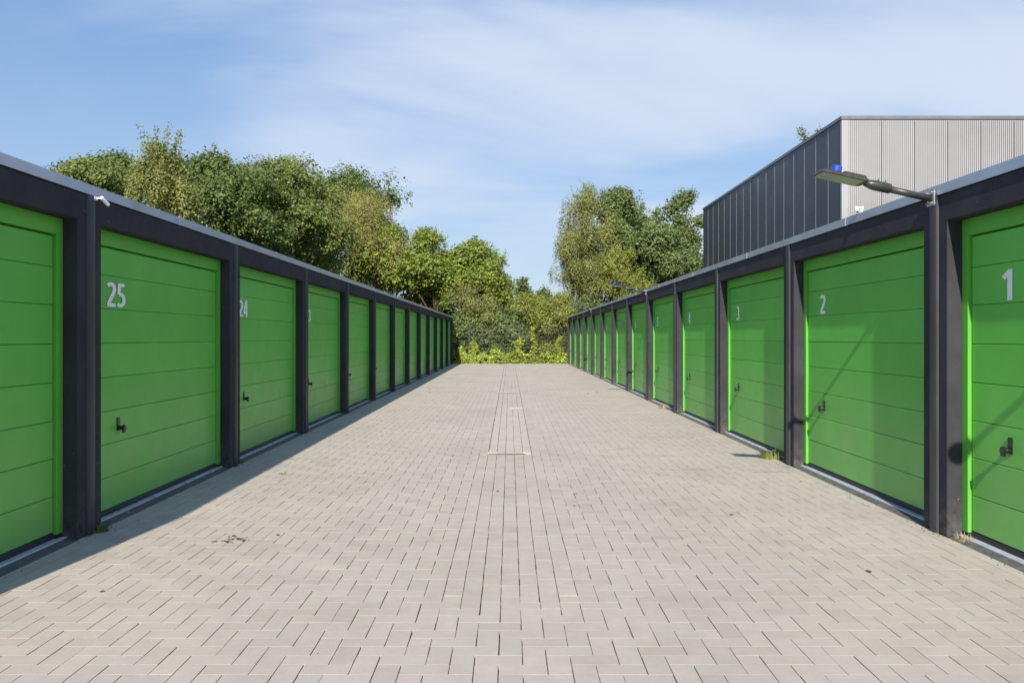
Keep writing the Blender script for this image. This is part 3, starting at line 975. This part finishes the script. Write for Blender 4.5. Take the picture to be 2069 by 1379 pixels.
# left side, behind the garages
tree('oak_tree', 'leftmost olive-green oak rising just above the left roof edge', 190, 326, 105, 27.5, 'oak2', 1.5, 15000, 0.14, lobes=44, shape=-1, lob_r=(0.2, 0.34))
tree('oak_tree', 'dark small oak top peeping out between leftmost oak and birch', 238, 314, 62, 33, 'oak', 3.0, 5000, 0.17, lobes=20)
tree('birch_tree', 'drooping birch with wispy spire, tallest tip on the left', 322, 284, 62, 24.5, 'birch', 1.5, 15000, 0.09, 0.65, 26, weep=0.7, spire=26, bark=1)
tree('oak_tree', 'dark round oak right of the drooping birch', 448, 314, 112, 33, 'oak', 2.0, 17000, 0.165, lobes=46, shape=-1, lob_r=(0.2, 0.36))
tree('oak_tree', 'broad-topped oak between the round oak and the pale willow', 585, 324, 112, 37, 'oak2', 2.0, 17000, 0.17, lobes=46, shape=-1, lob_r=(0.2, 0.34))
tree('oak_tree', 'dark oak standing behind the pale olive willow', 722, 344, 96, 54, 'oak', 2.0, 17000, 0.22, lobes=38, shape=0.0)
tree('willow_tree', 'pale olive willow with feathery leaves in front of dark oak', 722, 386, 98, 47.0, 'willow', 1.0, 26000, 0.16, 0.24, 34, weep=0.45, spire=14, shape=0.0)
tree('field_maple', 'yellow-green maple behind the left roof, below the oaks', 600, 448, 66, 42.5, 'yellow', 1.0, 9000, 0.18, 0.8, 22, depth=1.2, shape=0)
tree('elder_bush', 'light green pointed bush over the left roof, under dark oaks', 488, 448, 40, 34.5, 'bush', 1.0, 5000, 0.13, 0.3, 14, depth=1.0, cat='bush', spire=5)
tree('hazel_tree', 'broad-leaved hazel with dark hollows left of the last maple', 792, 462, 88, 47.4, 'maple', 0.3, 21000, 0.165, 0.8, 30, shape=0)
tree('hazel_tree', 'taller hazel with upright shoots at the end of left row', 872, 468, 62, 46.3, 'maple', 0.3, 16500, 0.165, 0.8, 24, spire=10, shape=0)
tree('maple_tree', 'round yellow-edged maple left of the sky gap', 962, 490, 60, 47.2, 'maple', 0.2, 19500, 0.165, 0.8, 28, spire=8, shape=0)
tree('willow_bush', 'olive willow bush behind the left part of the fence', 950, 570, 48, 45.6, 'birch', 0.1, 9000, 0.15, 0.3, 18, depth=0.9, cat='bush', spire=4)
tree('alder_bush', 'dark leafy bush right behind fence by the left row', 945, 636, 46, 45.5, 'alder', -0.1, 7000, 0.18, 0.7, 14, depth=0.6, cat='bush')
tree('alder_bush', 'dark low bush filling the fence middle', 1030, 632, 46, 45.5, 'alder', -0.1, 7000, 0.18, 0.7, 14, depth=0.6, cat='bush')
tree('oak_tree', 'big dark oak closing the gap behind the round and broad oaks', 515, 340, 105, 43, 'oak', 0.8, 15000, 0.19, lobes=40, shape=0)
# centre
tree('willow_bush', 'olive bush in the middle behind fence, under the sky gap', 1072, 598, 54, 46.4, 'bush', 0.0, 11000, 0.16, 0.35, 22, depth=1.2, cat='bush', spire=5)
tree('willow_bush', 'olive bush behind the right part of the fence', 1138, 594, 50, 46.2, 'bush', -0.1, 11000, 0.16, 0.35, 22, depth=1.2, cat='bush', spire=5)
tree('poplar_sapling', 'small bluish sapling standing alone in the sky gap', 1056, 566, 17, 60, 'alder', 1.5, 1900, 0.19, 0.7, 14, sparse=0.7, spire=8)
tree('poplar_sapling', 'thin low sapling right of the lone sapling in the gap', 1100, 584, 14, 60, 'alder', 1.5, 1000, 0.18, 0.7, 9, sparse=0.6, spire=5)
# right side
tree('alder_tree', 'broad alder standing behind the middle of the right tree group', 1288, 425, 92, 57, 'alder', 0.8, 16000, 0.21, 0.7, 40, spire=8, shape=0, sparse=0.9)
tree('birch_tree', 'hanging birch left of the right tree group, leaning to the gap', 1180, 370, 62, 50.5, 'birch', 0.8, 20000, 0.12, 0.65, 26, weep=1.2, spire=9, sparse=0.85, lob_r=(0.2, 0.36))
tree('alder_tree', 'rounded alder in the middle of the right tree group', 1252, 384, 62, 52.5, 'alder', 0.8, 16000, 0.19, 0.7, 30, spire=9, sparse=0.85, lob_r=(0.2, 0.36), shape=0)
tree('alder_tree', 'open-crowned alder next to the dark warehouse wall', 1378, 388, 52, 54.5, 'alder', 0.8, 10000, 0.19, 0.7, 24, spire=14, sparse=0.62, lob_r=(0.2, 0.34), shape=0)
tree('alder_tree', 'lower alder filling the space beside the warehouse', 1340, 462, 74, 51, 'alder', 0.8, 15000, 0.19, 0.7, 30, sparse=0.9, spire=5)
tree('willow_tree', 'olive willow below the hanging birch at the right row end', 1160, 468, 50, 48.5, 'birch', 0.5, 14000, 0.16, 0.3, 26, weep=0.4, spire=6)
tree('willow_tree', 'olive willow above the far roof of the right row', 1252, 500, 60, 49, 'bush', 0.5, 14000, 0.16, 0.35, 26, weep=0.3, spire=5)
tree('hazel_bush', 'dark bush close behind the end of the right row', 1190, 604, 46, 46.2, 'alder', -0.1, 9000, 0.18, 0.6, 18, depth=1.0, cat='bush')
tree('poplar_tree', 'tree top just showing over the warehouse roof edge', 1637, 292, 13, 56, 'alder', 4.0, 1500, 0.2, 0.7, 14, spire=6)

# a distant wood closes the view behind the gaps
N = 42000
pos = np.stack([RNG.uniform(-70, 70, N), RNG.normal(78, 2.0, N), RNG.random(N) ** 0.8 * 3.9], 1)
pos[:, 2] *= 0.80 + 0.2 * np.sin(pos[:, 0] * 0.9) * np.cos(pos[:, 0] * 0.37 + 1)
o = obj('distant_wood', leaf_cloud('distant_wood', pos, unit(N) + np.array([0, -0.5, 0.4]), 0.55 * RNG.uniform(0.6, 1.3, N), 0.7, LEAF['alder']))
tag(o, 'distant green wood behind the trees', 'wood', kind='stuff')

# ------------------------------------------------------------------ fence with climbers at the far end
FY = 44.35
fence = empty('mesh_fence', (0, FY, 0)); tag(fence, 'steel wire mesh fence with dark posts at the end of the aisle', 'fence')
mb = MB(); mb.box(-0.03, 0.03, -0.02, 0.02, -0.14, 2.10); me_p = mb.mesh('post', M_POST)
for x in (-5.1, -2.15, 0.55, 3.25, 5.9): obj('post', me_p, parent=fence, loc=(x, 0, 0))
mb = MB(); mb.box(-5.1, 5.9, -0.0035, 0.0035, -0.0035, 0.0035); me_w = mb.mesh('wire', M_WIRE)
for k in range(11): obj('wire', me_w, parent=fence, loc=(0, -0.027, 0.06 + k * 0.195))
mb = MB()
for k in range(int(11.0 / 0.05)): mb.box(-5.1 + k * 0.05 - 0.0009, -5.1 + k * 0.05 + 0.0009, -0.020, -0.018, 0.05, 2.03)
o = obj('upright_wires', mb.mesh('upright_wires', M_WIRE), parent=fence); tag(o, kind='stuff')


def climber(px, py_top, wpx, label, n=420):
    global RNG
    RNG = np.random.default_rng(int(px * 3 + py_top)); n = int(n * 1.5)
    x = px_at(px, 700, FY).x; ztop = px_at(px, py_top, FY).z; w = wpx * FY / F_PX
    t = empty('climbing_vine', (x, FY - 0.05, -0.05)); tag(t, label, 'plant', 'yellow-green climbers on the fence')
    nc = max(6, n // 14)
    tc_ = RNG.random(nc) ** 1.2
    cx_ = RNG.normal(0, 0.42, nc) * w * (1.0 - 0.62 * tc_) + np.sin(tc_ * 9 + px) * 0.06
    kk = RNG.integers(0, nc, n)
    pos_ = np.stack([cx_[kk] + RNG.normal(0, 0.045, n), RNG.normal(-0.05, 0.05, n), tc_[kk] * ztop + 0.06 + RNG.normal(0, 0.055, n)], 1)
    pos_[:, 2] = np.maximum(pos_[:, 2], 0.03)
    obj('leaves', leaf_cloud('vine_leaves', pos_, unit(n) * 0.8 + np.array([0, -0.7, 0.5]), 0.095 * RNG.uniform(0.6, 1.4, n), 0.85, LEAF['ivy']), parent=t)
    mb_ = MB(); pts = [(math.sin(q / 8 * 9 + px) * 0.05, 0, q / 8 * ztop) for q in range(9)]
    mb_.tube(pts, 0.006, 5); obj('stem', mb_.mesh('stem', M_TWIG), parent=t)


climber(957, 690, 14, 'bushy yellow-green climber right of the left fence post', 520)
climber(938, 714, 9, 'low yellow-green climber left of the left fence post', 240)
climber(983, 713, 10, 'low climber between the left post and the middle climbers', 260)
climber(998, 697, 6, 'thin climber left of the middle of the fence', 200)
climber(1049, 683, 10, 'climber winding up the middle fence post', 430)
climber(1078, 664, 7, 'tallest thin climber right of the middle post', 380)
climber(1130, 675, 10, 'climber close to the right garage row', 420)
climber(919, 653, 3, 'single yellow trailing climber at the end of left row', 120)
N = 5600
ncl = 420
cxs = RNG.uniform(-2.75, 3.1, ncl)
hts = 0.25 + 0.42 * np.abs(np.sin(cxs * 2.1 + 0.6)) * np.abs(np.cos(cxs * 0.9)) + RNG.random(ncl) ** 3 * 0.35
cz = RNG.random(ncl) ** 1.1 * hts; cyy = RNG.normal(-0.14, 0.10, ncl)
kk = RNG.integers(0, ncl, N)
pos = np.stack([cxs[kk] + RNG.normal(0, 0.06, N), FY + cyy[kk] + RNG.normal(0, 0.04, N), np.abs(cz[kk] + RNG.normal(0, 0.05, N))], 1)
o = obj('ground_cover', leaf_cloud('ground_cover', pos, unit(N) * 0.7 + np.array([0, -0.7, 0.7]), 0.10 * RNG.uniform(0.6, 1.3, N), 0.85, LEAF['ivy']))
tag(o, 'low yellow-green ground cover along the foot of the fence', 'plant', kind='stuff')


# ------------------------------------------------------------------ weeds, litter
def tuft(loc, n, spread, h, mat, label, name='grass_tuft', lean=(0, 0), bw=0.004):
    mb_ = MB()
    for q in range(n):
        an = random.uniform(0, 6.283); r = spread * random.random() ** 0.6
        bx_, by_ = math.cos(an) * r, math.sin(an) * r
        hh = h * random.uniform(0.45, 1.1); dx = math.cos(an) * hh * random.uniform(0.2, 1.0) + lean[0] * hh; dy = math.sin(an) * hh * random.uniform(0.2, 1.0) + lean[1] * hh
        sx, sy = -math.sin(an) * bw, math.cos(an) * bw
        mb_.add([(bx_ - sx, by_ - sy, -0.004), (bx_ + sx, by_ + sy, -0.004), (bx_ + dx * 0.45 + sx * 0.8, by_ + dy * 0.45 + sy * 0.8, hh * 0.7),
                 (bx_ + dx * 0.45 - sx * 0.8, by_ + dy * 0.45 - sy * 0.8, hh * 0.7), (bx_ + dx, by_ + dy, hh * random.uniform(0.7, 1.0))],
                [(0, 1, 2, 3), (3, 2, 4)])
    o_ = obj(name, mb_.mesh(name, LEAF[mat]), loc=loc)
    tag(o_, label, 'weed', 'weeds in the paving joints')
    return o_


def floor_pt(px, py):
    Y = CAM_H * F_PX / (py - VPY)
    return Vector(((px - VPX) * Y / F_PX, Y, 0.0))


p = floor_pt(1563, 925)
tuft((3.06, p.y, 0), 230, 0.13, 0.11, 'grass', 'bright yellow-green grass tuft by the pillar between garages 2 and 3', lean=(-0.25, 0))
tuft((3.15, 5.72, 0.0), 60, 0.06, 0.06, 'dry', 'pale dry grass in the corner of the garage 1 sill', 'dry_grass_tuft', bw=0.002)
tuft((-2.99, 6.02, 0), 90, 0.07, 0.05, 'moss', 'dark mossy weed at the foot of the pillar before garage 25', 'moss_tuft', lean=(0.3, 0))
tuft((-3.05, 9.35, 0), 40, 0.05, 0.05, 'moss', 'small dark weed at the foot of the pillar before garage 24', 'moss_tuft')
p = floor_pt(570, 958); tuft(p, 26, 0.035, 0.03, 'grass', 'tiny weed in sunlit joint near garage 24', 'small_weed')
p = floor_pt(1352, 826); tuft((3.07, p.y + 0.2, 0), 70, 0.12, 0.09, 'dry', 'withered weed at the sill of garage 5', 'dry_grass_tuft')
p = floor_pt(1165, 740); tuft((3.03, p.y, 0), 50, 0.10, 0.12, 'dry', 'brown withered weed near the far end of right row', 'dry_grass_tuft')


def flakes(px, py, rx, ry, n, smin, smax, name, label, mat=M_DRYLEAF, cat='leaves', zb=0.004):
    c0 = floor_pt(px, py)
    mb_ = MB()
    for q in range(n):
        x, y = random.gauss(0, rx), random.gauss(0, ry)
        s = random.uniform(smin, smax); an = random.uniform(0, 6.28); k = random.randint(5, 7)
        st = random.uniform(0.35, 0.8)
        ring = []
        for i in range(k):
            t = 2 * math.pi * i / k; r = s * random.uniform(0.6, 1.0)
            ax, ay = r * math.cos(t), r * math.sin(t) * st
            ring.append((x + ax * math.cos(an) - ay * math.sin(an), y + ax * math.sin(an) + ay * math.cos(an), zb + random.uniform(0, s * 0.25)))
        mb_.add(ring + [(x, y, zb + s * 0.05)], [(i, (i + 1) % k, k) for i in range(k)])
    o_ = obj(name, mb_.mesh(name, mat), loc=(c0.x, c0.y, 0)); tag(o_, label, cat)
    return o_


flakes(478, 1091, 0.060, 0.050, 34, 0.006, 0.024, 'leaf_litter', 'dark crumbled leaf litter on paving in front of garage 25')['group'] = 'leaf litter'
flakes(447, 1094, 0.028, 0.012, 8, 0.006, 0.018, 'leaf_litter', 'thin scatter of crumbs left of the dark leaf litter')['group'] = 'leaf litter'
LEAFS = [(562, 1081, 'left in front of garage 25'), (1005, 992, 'on the gutter strip'), (1161, 1022, 'right of the gutter strip, near one'), (1163, 998, 'right of the gutter strip, far one'),
         (830, 788, 'far left by the fence end'), (868, 786, 'lying left of the far gutter'), (884, 785, 'closest to the far gutter'), (868, 792, 'beside the far leaves'),
         (1205, 792, 'far right beside the seventh garage'), (1188, 795, 'far right beside the eighth garage'), (1618, 973, 'in front of the second right-hand garage'), (1478, 1040, 'on the right half of the aisle'),
         (1756, 1155, 'before the nearest right-hand garage'), (206, 1195, 'bottom left by the shadow edge'), (1020, 757, 'at the far end of the gutter strip')]
for q, (px, py, where) in enumerate(LEAFS):
    o_ = flakes(px, py, 0.0, 0.0, 1, 0.020 if py > 850 else 0.05, 0.026 if py > 850 else 0.07, 'dry_leaf', 'single brown dry leaf ' + where, cat='leaf')
    o_['group'] = 'single dry leaves on the paving'
STONES = [(378, 1176, 'at the shadow edge before garage 25'), (70, 1250, 'near the left picture edge'), (640, 1320, 'left of the middle at the bottom'), (1863, 1100, 'before the pillar of garage 1')]
for q, (px, py, where) in enumerate(STONES):
    o_ = flakes(px, py, 0.0, 0.0, 1, 0.008, 0.013, 'pebble', 'tiny pale pebble on the paving ' + where, M_MORTAR, 'pebble', 0.006)
    o_['group'] = 'tiny pebbles'

for px, py, where in ((302, 1012, 'in the shade before garage 25'), (258, 1036, 'closest to the pillar before garage 25')):
    o_ = flakes(px, py, 0.0, 0.0, 1, 0.016, 0.022, 'paper_scrap', 'tiny white paper scrap ' + where, M_WHITE, 'scrap', 0.005)
    o_['group'] = 'paper scraps'
mb = MB()
for q in range(900):
    left = random.random() < 0.5
    y = random.uniform(3.0, 43.5) if random.random() < 0.4 else 3.0 + random.random() ** 1.6 * 14
    # more of it gathers at the pillars
    if random.random() < 0.45:
        y0 = Z0L if left else Z0R
        y = y0 + P * round((y - y0) / P) + random.gauss(0, 0.16)
    off = abs(random.gauss(0, 0.06)) + 0.004
    x = XL + off if left else XR - off
    r = random.uniform(0.002, 0.009); k = 5; an = random.uniform(0, 6.28)
    ring = [(x + r * random.uniform(0.6, 1) * math.cos(an + i * 1.257), y + r * random.uniform(0.6, 1) * math.sin(an + i * 1.257), 0.0032) for i in range(k)]
    mb.add(ring + [(x, y, 0.0032 + r * 0.6)], [(i, (i + 1) % k, k) for i in range(k)])
o = obj('wall_foot_grit', mb.mesh('wall_foot_grit', M_TWIG)); tag(o, 'brown grit gathered along the feet of the garages', 'grit', kind='stuff')

# thin lime bloom left by puddles on the right half of the aisle
for px, py, wx, wy in ((1396, 948, 0.085, 0.030), (1560, 952, 0.12, 0.022), (1262, 905, 0.06, 0.03)):
    c0 = floor_pt(px, py); mb = MB()
    for q in range(26):
        x, y = random.gauss(0, wx), random.gauss(0, wy); r = random.uniform(0.006, 0.020); k = 7
        ring = [(x + r * random.uniform(0.6, 1.2) * math.cos(i * 0.8976) * 1.8, y + r * random.uniform(0.6, 1.2) * math.sin(i * 0.8976) * 0.7, 0.0022 + q * 0.00002) for i in range(k)]
        mb.add(ring, [tuple(range(k))])
    o = obj('lime_patch', mb.mesh('lime_patch', M_MORTAR), parent=pavement, loc=(c0.x, c0.y, 0)); tag(o, kind='stuff')
